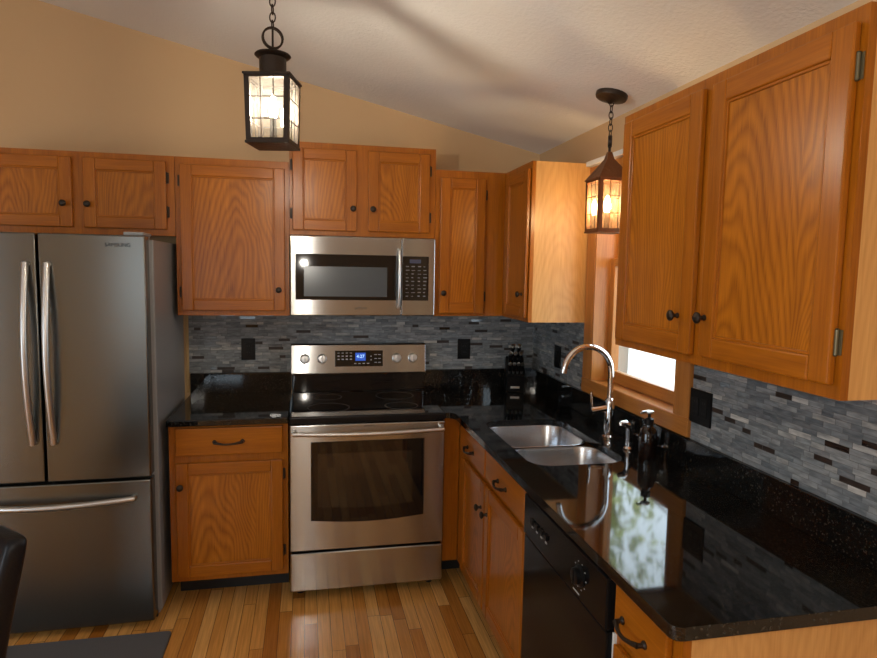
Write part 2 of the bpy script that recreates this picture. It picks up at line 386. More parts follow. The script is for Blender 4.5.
# ------------------------------------------------------------------ room shell
XL, YB, XR = -5.4, -6.5, -3.6        # left wall, rear wall, ridge
CZ0, SL = 2.318, 0.228
def cz(x): return CZ0 - SL * x if x >= XR else CZ0 - SL * XR + 0.228 * (x - XR)
bm = bmesh.new(); add_box(bm, (XL - 0.12, YB - 0.12, -0.1), (0.12, 0.12, 0)); struct('floor', bm, FLOORM)
outl = [(XL - 0.12, 0), (0.0, 0), (0.0, cz(0)), (XR, cz(XR)), (XL - 0.12, cz(XL - 0.12))]
bm = bmesh.new(); prism(bm, outl, lambda p, s: Vector((p[0], 0.12 * s, p[1]))); struct('wall_back', bm, WALLM)
WY0, WY1, WZ0, WZ1 = -1.555, -0.83, 1.10, 2.055       # finished window opening
bm = bmesh.new()
add_box(bm, (0, YB - 0.12, 0), (0.12, WY0, CZ0)); add_box(bm, (0, WY1, 0), (0.12, 0.12, CZ0))
add_box(bm, (0, WY0, 0), (0.12, WY1, WZ0)); add_box(bm, (0, WY0, WZ1), (0.12, WY1, CZ0)); struct('wall_right', bm, WALLM)
LY0, LY1, LZ1 = -5.8, -3.0, 2.2                          # unseen patio door opening, added in the left wall to brighten the room
bm = bmesh.new(); ztop = cz(XL)
add_box(bm, (XL - 0.12, YB - 0.12, 0), (XL, LY0, ztop)); add_box(bm, (XL - 0.12, LY1, 0), (XL, 0, ztop)); add_box(bm, (XL - 0.12, LY0, LZ1), (XL, LY1, ztop)); struct('wall_left', bm, WALLM)
dr1 = bpy.data.objects.new('added_patio_door', None); COL.objects.link(dr1); dr1.location = (XL, -4.4, 0); BASE['added_patio_door'] = Vector(dr1.location); dr1['kind'] = 'structure'
bm = bmesh.new()
for a, b in (((LY0, 0), (LY0 + 0.08, LZ1)), ((LY1 - 0.08, 0), (LY1, LZ1)), ((-4.44, 0.1), (-4.36, LZ1 - 0.08)), ((LY0 + 0.08, 0.0), (LY1 - 0.08, 0.1)), ((LY0 + 0.08, LZ1 - 0.08), (LY1 - 0.08, LZ1))):
    add_box(bm, (XL - 0.08, a[0], a[1]), (XL - 0.02, b[0], b[1]), 0.003)
struct('door_frame', bm, WC, dr1)
bm = bmesh.new(); add_box(bm, (XL - 0.053, LY0 + 0.075, 0.095), (XL - 0.047, LY1 - 0.075, LZ1 - 0.075)); struct('pane', bm, WGLASS, dr1)
bm = bmesh.new()                                       # rear wall with an unseen window placed for soft daylight
RX0, RX1, RZ0, RZ1 = -3.3, -2.3, 0.9, 2.1
add_box(bm, (XL, YB - 0.12, 0), (RX0, YB, RZ1)); add_box(bm, (RX1, YB - 0.12, 0), (0, YB, RZ1)); add_box(bm, (RX0, YB - 0.12, 0), (RX1, YB, RZ0))
prism(bm, [(XL, RZ1), (0.0, RZ1), (0.0, cz(0)), (XR, cz(XR)), (XL, cz(XL))], lambda p, s: Vector((p[0], YB - 0.12 * s, p[1])))
struct('wall_rear', bm, WALLM)
bm = bmesh.new()
cp = [(0.3, cz(0) - SL * 0.3), (XR, cz(XR)), (XL - 0.3, cz(XL - 0.3)), (XL - 0.3, cz(XL - 0.3) + 0.12), (XR, cz(XR) + 0.12), (0.3, cz(0) - SL * 0.3 + 0.12)]
prism(bm, cp, lambda p, s: Vector((p[0], YB - 0.3 + (0.5 - YB + 0.1) * s, p[1]))); struct('ceiling', bm, CEILM)

# kitchen window (right wall)
win = bpy.data.objects.new('window_1', None); COL.objects.link(win); win.location = (0, -1.195, 1.1); BASE['window_1'] = Vector(win.location); win['kind'] = 'structure'
bm = bmesh.new()
add_box(bm, (-0.02, WY1, 1.10), (0, -0.745, 2.055), 0.003); add_box(bm, (-0.02, -1.637, 1.10), (0, WY0, 2.055), 0.003)
add_box(bm, (-0.02, -1.637, 2.055), (0, -0.745, 2.125), 0.003, 1); add_box(bm, (-0.022, -1.640, 1.031), (0, -0.742, 1.10), 0.004, 1)
struct('casing', bm, [WC, WCY], win)
bm = bmesh.new()
add_box(bm, (-0.018, WY1 - 0.015, 1.10), (0.12, WY1, 2.055)); add_box(bm, (-0.018, WY0, 1.10), (0.12, WY0 + 0.015, 2.055)); add_box(bm, (-0.018, WY0, 2.04), (0.12, WY1, 2.055))
struct('jamb', bm, WC, win)
bm = bmesh.new(); add_box(bm, (-0.020, WY0 + 0.015, 1.085), (0.14, WY1 - 0.015, 1.101), 0.002); struct('sill', bm, WCY, win)
def sash(name, x0, x1, z0, z1, rb, rt):
    y0, y1 = WY0 + 0.016, WY1 - 0.016; sw = 0.042
    bm = bmesh.new()
    add_box(bm, (x0, y0, z0), (x1, y0 + sw, z1), 0.003); add_box(bm, (x0, y1 - sw, z0), (x1, y1, z1), 0.003)
    add_box(bm, (x0, y0 + sw, z0), (x1, y1 - sw, z0 + rb), 0.003, 1); add_box(bm, (x0, y0 + sw, z1 - rt), (x1, y1 - sw, z1), 0.003, 1)
    s = struct(name, bm, [WC, WCY], win)
    bm = bmesh.new(); xm = (x0 + x1) / 2; add_box(bm, (xm - 0.003, y0 + sw - 0.005, z0 + rb - 0.005), (xm + 0.003, y1 - sw + 0.005, z1 - rt + 0.005)); struct('pane', bm, WGLASS, s)
sash('lower_sash', 0.058, 0.090, 1.102, 1.69, 0.055, 0.04)
sash('upper_sash', 0.092, 0.118, 1.655, 2.039, 0.04, 0.045)
# unseen rear window, put behind the camera as soft daylight fill
w2 = bpy.data.objects.new('rear_fill_window', None); COL.objects.link(w2); w2.location = (-2.8, YB, 0.9); BASE['rear_fill_window'] = Vector(w2.location); w2['kind'] = 'structure'
bm = bmesh.new()
for a, b in (((RX0, RZ0), (RX0 + 0.06, RZ1)), ((RX1 - 0.06, RZ0), (RX1, RZ1)), ((RX0 + 0.06, RZ0), (RX1 - 0.06, RZ0 + 0.06)), ((RX0 + 0.06, RZ1 - 0.06), (RX1 - 0.06, RZ1)), ((-2.82, RZ0 + 0.06), (-2.78, RZ1 - 0.06))):
    add_box(bm, (a[0], YB - 0.08, a[1]), (b[0], YB - 0.01, b[1]), 0.003)
struct('window_frame', bm, WC, w2)
bm = bmesh.new(); add_box(bm, (RX0 + 0.055, YB - 0.05, RZ0 + 0.055), (RX1 - 0.055, YB - 0.044, RZ1 - 0.055)); struct('pane', bm, WGLASS, w2)

# outdoors, seen through the window and in the counter's reflection
bm = bmesh.new(); add_box(bm, (0.6, -40, -0.9), (60, 60, -0.6)); struct('ground', bm, simple('pale_ground', (0.42, 0.42, 0.38), 0.9, bump=(3, 0.5)))
LEAF = simple('pale_green_leaves', (0.34, 0.38, 0.12), 0.6); BARK = simple('tree_bark', (0.16, 0.12, 0.09), 0.9, bump=(20, 0.6))
def tree(x, y, h, r, lab, seed):
    R = random.Random(seed); t = thing('tree', (x, y, -0.6), lab, 'tree', 'trees beyond the kitchen window')
    bm = bmesh.new(); tube(bm, [(x, y, -0.6), (x + 0.1, y, h * 0.4), (x - 0.1, y + 0.1, h * 0.8)], [0.22, 0.16, 0.07], 10)
    for k in range(7):
        a = R.uniform(0, 6.28); z = h * R.uniform(0.3, 0.65)
        tube(bm, [(x, y, z), (x + math.cos(a) * r * 0.4, y + math.sin(a) * r * 0.4, z + 0.7), (x + math.cos(a) * r * 0.8, y + math.sin(a) * r * 0.8, z + 1.1)], [0.08, 0.05, 0.02], 6)
    obj('trunk', bm, BARK, t, smooth=True)
    bm = bmesh.new()
    blobs = [(Vector((x + R.gauss(0, r * 0.4), y + R.gauss(0, r * 0.4), h * R.uniform(0.30, 0.95))), R.uniform(0.5, 1.0)) for _ in range(34)]
    for c, br in blobs:
        for k in range(55):
            d = Vector((R.gauss(0, 1), R.gauss(0, 1), R.gauss(0, 1))).normalized() * br * R.uniform(0.4, 1.0)
            u = Vector((R.gauss(0, 1), R.gauss(0, 1), R.gauss(0, 1))).normalized(); v = u.orthogonal().normalized(); q = R.uniform(0.05, 0.11)
            p = c + d; bm.faces.new([bm.verts.new(p + u * q * 1.4), bm.verts.new(p + v * q), bm.verts.new(p - u * q * 1.4), bm.verts.new(p - v * q)])
    obj('foliage', bm, LEAF, t)
tree(4.6, 7.6, 8.0, 1.6, 'pale green leafy tree reflected in the counter, nearest the window', 1)
tree(10.6, 10.4, 9.0, 1.9, 'pale green leafy tree further out to the right in the counter reflection', 2)
tree(6.2, 14.6, 11.0, 2.0, 'tall leafy tree behind the others in the counter reflection', 3)

# ------------------------------------------------------------------ tile backsplash
bs = thing('tile_backsplash', (-2.0, -0.001, 1.028), 'grey slate strip mosaic backsplash on the back wall behind the stove', 'backsplash')
bm = bmesh.new(); add_box(bm, (-2.000, -0.008, 1.0285), (-0.0005, -0.001, 1.368)); obj('tile_sheet', bm, TILE, bs)
bm = bmesh.new(); add_box(bm, (-1.4505, -0.008, 0.90), (-0.6965, -0.001, 1.0285)); obj('tile_sheet', bm, TILE, bs)
bm = bmesh.new(); add_box(bm, (-2.016, -0.012, 0.92), (-2.001, -0.001, 1.40), 0.002); o = obj('edge_strip', bm, TAN, bs); o['label'] = 'thin tan edge strip beside the fridge'
bs2 = thing('tile_backsplash', (-0.001, 0, 1.028), 'grey strip mosaic backsplash with brown glass strips on the right wall', 'backsplash')
bm = bmesh.new(); add_box(bm, (-0.008, -0.7415, 1.0285), (-0.0005, -0.0085, 1.368)); obj('tile_sheet', bm, TILE, bs2)
bm = bmesh.new(); add_box(bm, (-0.008, -2.62, 1.0285), (-0.0005, -1.6405, 1.368)); obj('tile_sheet', bm, TILE, bs2)

# ------------------------------------------------------------------ cabinets
def knob(face, f, u, w, parent):
    M = FM(face, f); bm = bmesh.new()
    lathe(bm, [(0.008, 0), (0.008, 0.003), (0.0055, 0.006), (0.0055, 0.014), (0.012, 0.018), (0.0155, 0.022), (0.0155, 0.026), (0.011, 0.030), (0.004, 0.032)], M(u, w, 0), out_axis(face), 18)
    return obj('knob', bm, BRONZE, parent, smooth=True)
def hinge(face, f, u, w, parent, side=1, mat=None):
    """small butt hinge in the gap beside the door, side = +1 when the frame lies at larger u"""
    M = FM(face, f); bm = bmesh.new()
    add_box(bm, M(u, w - 0.026, -0.018), M(u + side * 0.012, w + 0.026, -0.0155), 0.0008)
    lathe(bm, [(0.0045, 0), (0.0045, 0.052)], M(u + side * 0.002, w - 0.026, -0.012), (0, 0, 1), 10)
    for dz in (-0.029, 0.026): lathe(bm, [(0.002, 0), (0.0045, 0.0015), (0.002, 0.003)], M(u + side * 0.002, w + dz, -0.012), (0, 0, 1), 8)
    return obj('hinge', bm, mat or BRONZE, parent, smooth=True)
def door(face, f, u0, u1, w0, w1, parent, fw=0.055, name='door', kn=None, hg=(), panel=None):
    """frame-and-panel door, f = plane of the door's front; kn=(u,w) ; hg=[(side, w)...]"""
    M = FM(face, f); bm = bmesh.new(); T = 0.018
    add_box(bm, M(u0, w0, -T), M(u0 + fw, w1, 0), 0.0045); add_box(bm, M(u1 - fw, w0, -T), M(u1, w1, 0), 0.0045)
    add_box(bm, M(u0 + fw, w0, -T), M(u1 - fw, w0 + fw, 0), 0.0045, 1); add_box(bm, M(u0 + fw, w1 - fw, -T), M(u1 - fw, w1, 0), 0.0045, 1)
    # moulded step round the panel
    s = 0.007; a, b, c, d = u0 + fw, u1 - fw, w0 + fw, w1 - fw
    add_box(bm, M(a - 0.001, c, -T), M(a + s, d, -0.005), 0.002); add_box(bm, M(b - s, c, -T), M(b + 0.001, d, -0.005), 0.002)
    add_box(bm, M(a + s, c - 0.001, -T), M(b - s, c + s, -0.005), 0.002, 1); add_box(bm, M(a + s, d - s, -T), M(b - s, d + 0.001, -0.005), 0.002, 1)
    o = obj(name, bm, [WV, WX if face == 'y' else WY], parent)
    bm = bmesh.new(); add_box(bm, M(a + s - 0.001, c + s - 0.001, -T), M(b - s + 0.001, d - s + 0.001, -0.0095)); obj('panel', bm, panel or WP, o)
    if kn: knob(face, f, kn[0], kn[1], o)
    for sd, w in hg: hinge(face, f, u1 if sd > 0 else u0, w, o, sd, PEWTER if face == 'x' else None)
    return o
def drawer(face, f, u0, u1, w0, w1, parent, pull=None, name='drawer'):
    M = FM(face, f); bm = bmesh.new(); add_box(bm, M(u0, w0, -0.018), M(u1, w1, 0), 0.005, seg=3)
    o = obj(name, bm, WX if face == 'y' else WY, parent)
    if pull:
        u, w, L = pull; bm = bmesh.new()
        for sd in (-1, 1):
            lathe(bm, [(0.010, 0), (0.010, 0.003), (0.006, 0.007), (0.0055, 0.02)], M(u + sd * L / 2, w, 0), out_axis(face), 12)
        pts = [M(u + L / 2 * k / 8 * 1.0, w - 0.006 * math.cos(k / 8 * math.pi / 2) , 0.018 + 0.012 * math.cos(k / 8 * math.pi / 2)) for k in range(-8, 9)]
        tube(bm, pts, [0.007 - 0.0025 * math.cos(k / 8 * math.pi / 2) for k in range(-8, 9)], 10)
        obj('pull', bm, BRONZE, o, smooth=True)
    return o
def carcass(face, f, back, u0, u1, w0, w1, openings, parent, side_lo=WV, side_hi=WV):
    """box and face frame; openings = door cells (u0,u1,w0,w1) the frame leaves free"""
    M = FM(face, f); dp = back - f if face == 'y' else back - f
    bm = bmesh.new(); t = 0.014; D = -(dp)
    add_box(bm, M(u0, w0, D), M(u0 + t, w1, -0.019), 0, 0); add_box(bm, M(u1 - t, w0, D), M(u1, w1, -0.019), 0, 1)
    add_box(bm, M(u0 + t, w0 + 0.012, D), M(u1 - t, w0 + 0.012 + t, -0.019), 0, 0); 
    if w1 > 1: add_box(bm, M(u0 + t, w1 - t, D), M(u1 - t, w1, -0.019), 0, 0)
    add_box(bm, M(u0 + t, w0 + 0.012 + t, D), M(u1 - t, w1 - t, D + 0.006), 0, 0)
    obj('cabinet_box', bm, [side_lo, side_hi], parent)
    # face frame as a plate with holes
    t2 = bmesh.new(); hol = [[(a, c), (b, c), (b, d), (a, d)] for a, b, c, d in openings]
    ed = []
    for L in [[(u0, w0), (u1, w0), (u1, w1), (u0, w1)]] + hol:
        vs = [t2.verts.new(M(p[0], p[1], 0)) for p in L]; ed += [t2.edges.new((vs[i], vs[(i + 1) % 4])) for i in range(4)]
    bmesh.ops.triangle_fill(t2, use_beauty=True, use_dissolve=False, edges=ed)
    r = bmesh.ops.extrude_face_region(t2, geom=t2.faces[:]); ov = Vector(out_axis(face)) * -0.019
    for v in [g for g in r['geom'] if isinstance(g, bmesh.types.BMVert)]: v.co += ov
    bmesh.ops.recalc_face_normals(t2, faces=t2.faces)
    obj('face_frame', t2, WV, parent)

UF = -0.305; DFR = -0.324; G = 0.0185
def wall_cab(face, u0, u1, w0, w1, doors, label, side_lo=WV, side_hi=WV, top=None):
    loc = ((u0 + u1) / 2, 0, w0) if face == 'y' else (0, (u0 + u1) / 2, w0)
    t = thing('wall_cabinet', loc, label, 'cabinet')
    op = [(d[0] + 0.012, d[1] - 0.012, d[2] + 0.012, d[3] - 0.012) for d in doors]
    carcass(face, UF, -0.0015, u0, u1, w0, w1, op, t, side_lo, side_hi)
    for d in doors: door(face, DFR, d[0], d[1], d[2], d[3], t, kn=d[4], hg=d[5])
    return t
wall_cab('y', -2.870, -1.999, 1.762, 2.149, [(-2.826, -2.455, 1.792, 2.121, (-2.488, 1.902), [(-1, 1.87), (-1, 2.05)]), (-2.406, -2.036, 1.792, 2.121, (-2.383, 1.902), [(1, 1.878), (1, 2.042)])],
         'low oak wall cabinet with two small doors above the fridge')
wall_cab('y', -1.997, -1.454, 1.3705, 2.149, [(-1.974, -1.474, 1.396, 2.113, (-1.506, 1.503), [(-1, 1.488), (-1, 2.033)])],
         'tall oak wall cabinet with one wide door between fridge and microwave')
wall_cab('y', -1.452, -0.695, 1.786, 2.254, [(-1.437, -1.113, 1.810, 2.222, (-1.132, 1.925), [(-1, 1.894), (-1, 2.137)]), (-1.052, -0.728, 1.812, 2.224, (-1.030, 1.926), [(1, 1.894), (1, 2.137)])],
         'oak wall cabinet with two doors directly above the microwave, set higher than the rest')
wall_cab('y', -0.693, -0.3065, 1.3705, 2.149, [(-0.668, -0.418, 1.385, 2.109, (-0.649, 1.496), [(1, 1.478), (1, 2.026)])],
         'narrow oak wall cabinet with one slim door right of the microwave')
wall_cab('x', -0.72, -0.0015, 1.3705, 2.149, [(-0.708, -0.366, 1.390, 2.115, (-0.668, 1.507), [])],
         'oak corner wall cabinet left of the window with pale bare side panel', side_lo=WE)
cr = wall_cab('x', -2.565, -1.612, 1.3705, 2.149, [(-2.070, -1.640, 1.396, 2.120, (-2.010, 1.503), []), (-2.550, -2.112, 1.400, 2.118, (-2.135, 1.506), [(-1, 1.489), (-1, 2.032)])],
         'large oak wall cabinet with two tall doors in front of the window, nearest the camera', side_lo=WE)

BF, BD = -0.61, -0.629
bc = thing('base_cabinet', (-1.72, -0.3, 0), 'oak base cabinet with one drawer and door between fridge and stove', 'cabinet')
carcass('y', BF, -0.0025, -1.991, -1.456, 0.132, 0.884, [(-1.945, -1.492, 0.17, 0.70), (-1.945, -1.492, 0.755, 0.86)], bc)
drawer('y', BD, -1.960, -1.480, 0.742, 0.872, bc, (-1.725, 0.805, 0.125))
door('y', BD, -1.962, -1.480, 0.157, 0.706, bc, kn=(-1.940, 0.600), hg=[(1, 0.255), (1, 0.635)])
bm = bmesh.new(); add_box(bm, (-1.985, -0.445, 0.001), (-1.460, -0.43, 0.131)); add_box(bm, (-1.985, -0.43, 0.001), (-1.970, -0.01, 0.131)); add_box(bm, (-1.475, -0.43, 0.001), (-1.460, -0.01, 0.131)); obj('toe_kick', bm, KICK, bc)

sb = thing('base_cabinet', (-0.3, -1.1, 0), 'oak sink base cabinet with two drawer fronts and two doors left of the dishwasher', 'cabinet')
carcass('x', BF, -0.0025, -1.640, -0.612, 0.132, 0.884, [(-1.61, -1.16, 0.17, 0.70), (-1.61, -1.16, 0.755, 0.855), (-1.115, -0.75, 0.17, 0.70), (-1.115, -0.75, 0.755, 0.855)], sb)
bm = bmesh.new(); add_box(bm, (-0.692, -0.61, 0.132), (-0.612, -0.591, 0.884)); obj('filler_strip', bm, WV, sb)
drawer('x', BD, -1.130, -0.735, 0.742, 0.866, sb, (-0.90, 0.795, 0.10), 'drawer_front')
drawer('x', BD, -1.625, -1.146, 0.742, 0.866, sb, (-1.375, 0.795, 0.10), 'drawer_front')
door('x', BD, -1.130, -0.735, 0.150, 0.712, sb, kn=(-1.095, 0.60))
door('x', BD, -1.625, -1.146, 0.150, 0.712, sb, kn=(-1.182, 0.60))
bm = bmesh.new(); add_box(bm, (-0.535, -1.63, 0.001), (-0.52, -0.445, 0.131)); add_box(bm, (-0.692, -0.445, 0.001), (-0.535, -0.43, 0.131)); obj('toe_kick', bm, KICK, sb)

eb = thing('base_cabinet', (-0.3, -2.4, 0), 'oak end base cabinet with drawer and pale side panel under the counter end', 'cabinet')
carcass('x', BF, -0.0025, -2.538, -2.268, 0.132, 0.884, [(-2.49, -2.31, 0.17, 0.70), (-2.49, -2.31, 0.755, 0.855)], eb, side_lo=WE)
drawer('x', BD, -2.505, -2.283, 0.742, 0.868, eb, (-2.375, 0.795, 0.10))
door('x', BD, -2.505, -2.283, 0.150, 0.712, eb, kn=(-2.310, 0.62))
bm = bmesh.new(); add_box(bm, (-0.535, -2.53, 0.001), (-0.52, -2.275, 0.131)); add_box(bm, (-0.52, -2.538, 0.001), (-0.01, -2.524, 0.131)); obj('toe_kick', bm, KICK, eb)

# ------------------------------------------------------------------ granite counters
ct = thing('countertop', (-1.72, -0.32, 0.885), 'short black granite countertop between fridge and stove', 'countertop')
bm = bmesh.new(); slab(bm, [(-1.995, -0.648), (-1.453, -0.648), (-1.453, -0.0015), (-1.995, -0.0015)], [], 0.8855, 0.915); obj('slab', bm, GRAN, ct, bevel=0.004)
bm = bmesh.new(); add_box(bm, (-1.995, -0.022, 0.9155), (-1.453, -0.0015, 1.028), 0.002); obj('upstand', bm, GRAN, ct)
cl = thing('countertop', (-0.32, -1.3, 0.885), 'long L shaped black granite countertop with the sink, running under the window', 'countertop')
outer = [(-0.001, -0.0015), (-0.6945, -0.0015), (-0.6945, -0.645)]
for k in range(9):       # rounded inner corner sweeping out to the sink run
    a = math.pi / 2 * k / 8; outer.append((-0.688 + 0.040 * math.sin(a), -0.690 + 0.045 * math.cos(a) ) if k else (-0.688, -0.645))
for k in range(7):
    a = math.radians(180 + 90 * k / 6); outer.append((-0.648 + 0.025 + 0.025 * math.cos(a), -2.56 + 0.025 + 0.025 * math.sin(a)))
outer.append((-0.001, -2.56))
hole = [(p.x, p.y) for p in rrect(-0.560, -0.178, -1.530, -0.835, 0.085, 0, 10)]
bm = bmesh.new(); slab(bm, outer, [hole], 0.8855, 0.915); obj('slab', bm, GRAN, cl, bevel=0.004)
bm = bmesh.new(); add_box(bm, (-0.6945, -0.022, 0.9155), (-0.0015, -0.0015, 1.028), 0.002); add_box(bm, (-0.022, -2.56, 0.9155), (-0.0015, -0.0225, 1.028), 0.002); obj('upstand', bm, GRAN, cl)

# sink
sk = thing('kitchen_sink', (-0.37, -1.18, 0.70), 'undermount stainless double bowl sink in the granite below the window', 'sink')
def bowl(y0, y1, dp):
    x0, x1 = -0.568, -0.170; zt = 0.8845
    L = [rrect(x0 - 0.010, x1 + 0.010, y0 - 0.008, y1 + 0.008, 0.10, zt, 8), rrect(x0, x1, y0, y1, 0.095, zt, 8), rrect(x0 + 0.004, x1 - 0.004, y0 + 0.004, y1 - 0.004, 0.093, zt - 0.01, 8),
         rrect(x0 + 0.010, x1 - 0.010, y0 + 0.010, y1 - 0.010, 0.090, zt - dp + 0.05, 8), rrect(x0 + 0.018, x1 - 0.018, y0 + 0.018, y1 - 0.018, 0.085, zt - dp + 0.02, 8),
         rrect(x0 + 0.045, x1 - 0.045, y0 + 0.045, y1 - 0.045, 0.07, zt - dp, 8), rrect(x0 + 0.14, x1 - 0.14, y0 + 0.12, y1 - 0.12, 0.03, zt - dp - 0.004, 8)]
    bm = bmesh.new(); loft(bm, L, False, True)
    bmesh.ops.recalc_face_normals(bm, faces=bm.faces)
    o = obj('bowl', bm, SINKS, sk, smooth=True, angle=60)
    md = o.modifiers.new('thick', 'SOLIDIFY'); md.thickness = 0.0012; md.offset = 0
    bm = bmesh.new(); lathe(bm, [(0.04, 0), (0.04, 0.002), (0.03, 0.003), (0.02, 0.0015)], ((x0 + x1) / 2, (y0 + y1) / 2, zt - dp - 0.003), (0, 0, 1), 20); obj('drain', bm, CHROME, o, smooth=True)
bowl(-1.180, -0.826, 0.18); bowl(-1.540, -1.205, 0.20)

# faucet
FX, FY = -0.095, -1.19
fc = thing('kitchen_faucet', (FX, FY, 0.915), 'tall chrome gooseneck kitchen faucet with side lever behind the sink', 'faucet')
bm = bmesh.new(); lathe(bm, [(0.028, 0), (0.028, 0.006), (0.021, 0.012), (0.0205, 0.15), (0.019, 0.165), (0.014, 0.172)], (FX, FY, 0.9155), (0, 0, 1), 24); obj('faucet_body', bm, CHROME, fc, smooth=True)
bm = bmesh.new()
RA = 0.108; zc = 1.20; path = [(FX, FY, 1.08), (FX, FY, 1.13), (FX, FY, zc)]
for k in range(1, 17):
    a = math.pi * k / 16 * 0.97; path.append((FX - RA + RA * math.cos(a), FY, zc + RA * math.sin(a)))
path.append((path[-1][0] - 0.001, FY, path[-1][2] - 0.012))
tube(bm, path, 0.0125, 14); obj('spout', bm, CHROME, fc, smooth=True)
bm = bmesh.new()
tube(bm, [(FX - 0.012, FY, 1.042), (FX - 0.05, FY + 0.002, 1.036), (FX - 0.082, FY + 0.004, 1.031)], [0.014, 0.014, 0.016], 12)
tube(bm, [(FX - 0.078, FY + 0.004, 1.036), (FX - 0.082, FY + 0.004, 1.06), (FX - 0.085, FY + 0.004, 1.115)], [0.006, 0.0055, 0.005], 10); obj('lever', bm, CHROME, fc, smooth=True)
sp = thing('side_sprayer', (-0.100, -1.372, 0.915), 'small chrome side sprayer standing between the faucet and the soap bottle', 'sprayer')
bm = bmesh.new(); lathe(bm, [(0.020, 0), (0.020, 0.005), (0.013, 0.012), (0.012, 0.03)], (-0.100, -1.372, 0.9155), (0, 0, 1), 18); obj('holder', bm, CHROME, sp, smooth=True)
bm = bmesh.new(); tube(bm, [(-0.100, -1.372, 0.93), (-0.100, -1.372, 0.99), (-0.104, -1.372, 1.01), (-0.118, -1.372, 1.022), (-0.140, -1.372, 1.022)], [0.011, 0.013, 0.014, 0.014, 0.010], 12); obj('spray_head', bm, CHROME, sp, smooth=True)
dot = thing('chrome_dot', (-0.150, -1.300, 0.915), 'tiny chrome dome on the granite in front of the faucet', 'button')
bm = bmesh.new(); lathe(bm, [(0.012, 0), (0.012, 0.004), (0.008, 0.009), (0.003, 0.011)], (-0.150, -1.300, 0.9155), (0, 0, 1), 16); obj('cap', bm, CHROME, dot, smooth=True)  # low chrome dome on the granite
so = thing('soap_bottle', (-0.085, -1.49, 0.915), 'dark glass soap pump bottle standing on the granite below the window sill', 'bottle')
bm = bmesh.new(); lathe(bm, [(0.031, 0), (0.033, 0.004), (0.033, 0.095), (0.028, 0.112), (0.016, 0.122), (0.015, 0.130)], (-0.085, -1.49, 0.9155), (0, 0, 1), 24); obj('bottle_body', bm, AMBER, so, smooth=True)
bm = bmesh.new(); lathe(bm, [(0.018, 0), (0.018, 0.022), (0.010, 0.026), (0.006, 0.028), (0.006, 0.045)], (-0.085, -1.49, 1.0455), (0, 0, 1), 18)
obj('collar', bm, BPLAS, so, smooth=True)
bm = bmesh.new(); lathe(bm, [(0.017, 0), (0.018, 0.003), (0.017, 0.008), (0.010, 0.010)], (-0.085, -1.49, 1.0905), (0, 0, 1), 18); tube(bm, [(-0.085, -1.49, 1.096), (-0.118, -1.495, 1.096), (-0.124, -1.496, 1.090)], [0.006, 0.005, 0.004], 8); obj('pump', bm, SATIN, so, smooth=True)

# ------------------------------------------------------------------ range
rg = thing('electric_range', (-1.0735, -0.35, 0), 'stainless electric range with black glass cooktop between the base cabinets', 'stove')
X0, X1 = -1.4495, -0.6975
bm = bmesh.new(); add_box(bm, (X0, -0.60, 0.03), (X1, -0.03, 0.895), 0.002)
for sx in (X0 + 0.05, X1 - 0.05):
    for sy in (-0.55, -0.08): lathe(bm, [(0.018, 0), (0.018, 0.03)], (sx, sy, 0.0005), (0, 0, 1), 10)
obj('body', bm, BPLASM, rg)
bm = bmesh.new(); L = [rrect(X0 - 0.0005, X1 + 0.0005, -0.665, -0.075, 0.012, z, 4) for z in (0.896, 0.915)] + [rrect(X0 + 0.006, X1 - 0.006, -0.659, -0.08, 0.010, 0.9205, 4)]
loft(bm, L, True, True); ck = obj('cooktop', bm, BGLASS, rg, bevel=0.002)
for (cx, cy, r) in ((-1.26, -0.48, 0.105), (-0.89, -0.48, 0.085), (-1.26, -0.22, 0.08), (-0.89, -0.22, 0.105)):
    bm = bmesh.new()
    for rr in (r, r * 0.96):
        tube(bm, [(cx + rr * math.cos(a * math.pi / 20), cy + rr * math.sin(a * math.pi / 20), 0.9205) for a in range(40)], 0.0006, 5, closed=True)
    obj('burner_ring', bm, simple('burner_line', (0.05, 0.05, 0.05), 0.4), ck)
bm = bmesh.new(); add_box(bm, (X0 + 0.002, -0.672, 0.886), (X1 - 0.002, -0.655, 0.9195), 0.006, seg=3); o = obj('front_lip', bm, BPLAS, rg)
# backguard
bm = bmesh.new()
prism(bm, [(-0.075, 0.9205), (-0.075, 1.03), (-0.012, 1.03), (-0.012, 0.9205)], lambda p, s: Vector((X0 + 0.004 + (X1 - X0 - 0.008) * s, p[0], p[1])))
obj('rear_riser', bm, BGLASS, rg, bevel=0.003)
bm = bmesh.new(); prism(bm, [(-0.098, 1.028), (-0.080, 1.186), (-0.070, 1.194), (-0.012, 1.194), (-0.012, 1.032)], lambda p, s: Vector((X0 - 0.005 + (X1 - X0 + 0.010) * s, p[0], p[1])))
bgd = obj('backguard', bm, STEEL, rg, bevel=0.004)
sl = Vector((0, -0.98723, -0.1125)).normalized()      # outward direction of the sloping panel... tilted slightly up
sl = Vector((0, -0.9936, 0.1131))
def bgp(x, z): return Vector((x, -0.098 + (z - 1.028) / 0.158 * 0.018, z))
for kx in (-1.378, -1.284, -0.862, -0.770):
    bm = bmesh.new(); lathe(bm, [(0.027, 0), (0.027, 0.003), (0.022, 0.006), (0.0215, 0.022), (0.019, 0.026), (0.002, 0.027)], bgp(kx, 1.112), sl, 24)
    k = obj('knob', bm, SATIN, rg, smooth=True)
    bm = bmesh.new(); t = bmesh.new(); add_box(t, (-0.004, -0.034, -0.020), (0.004, -0.024, 0.020), 0.002); merge(bm, t, Matrix.Translation(bgp(kx, 1.112))); obj('grip', bm, SATIN, k)
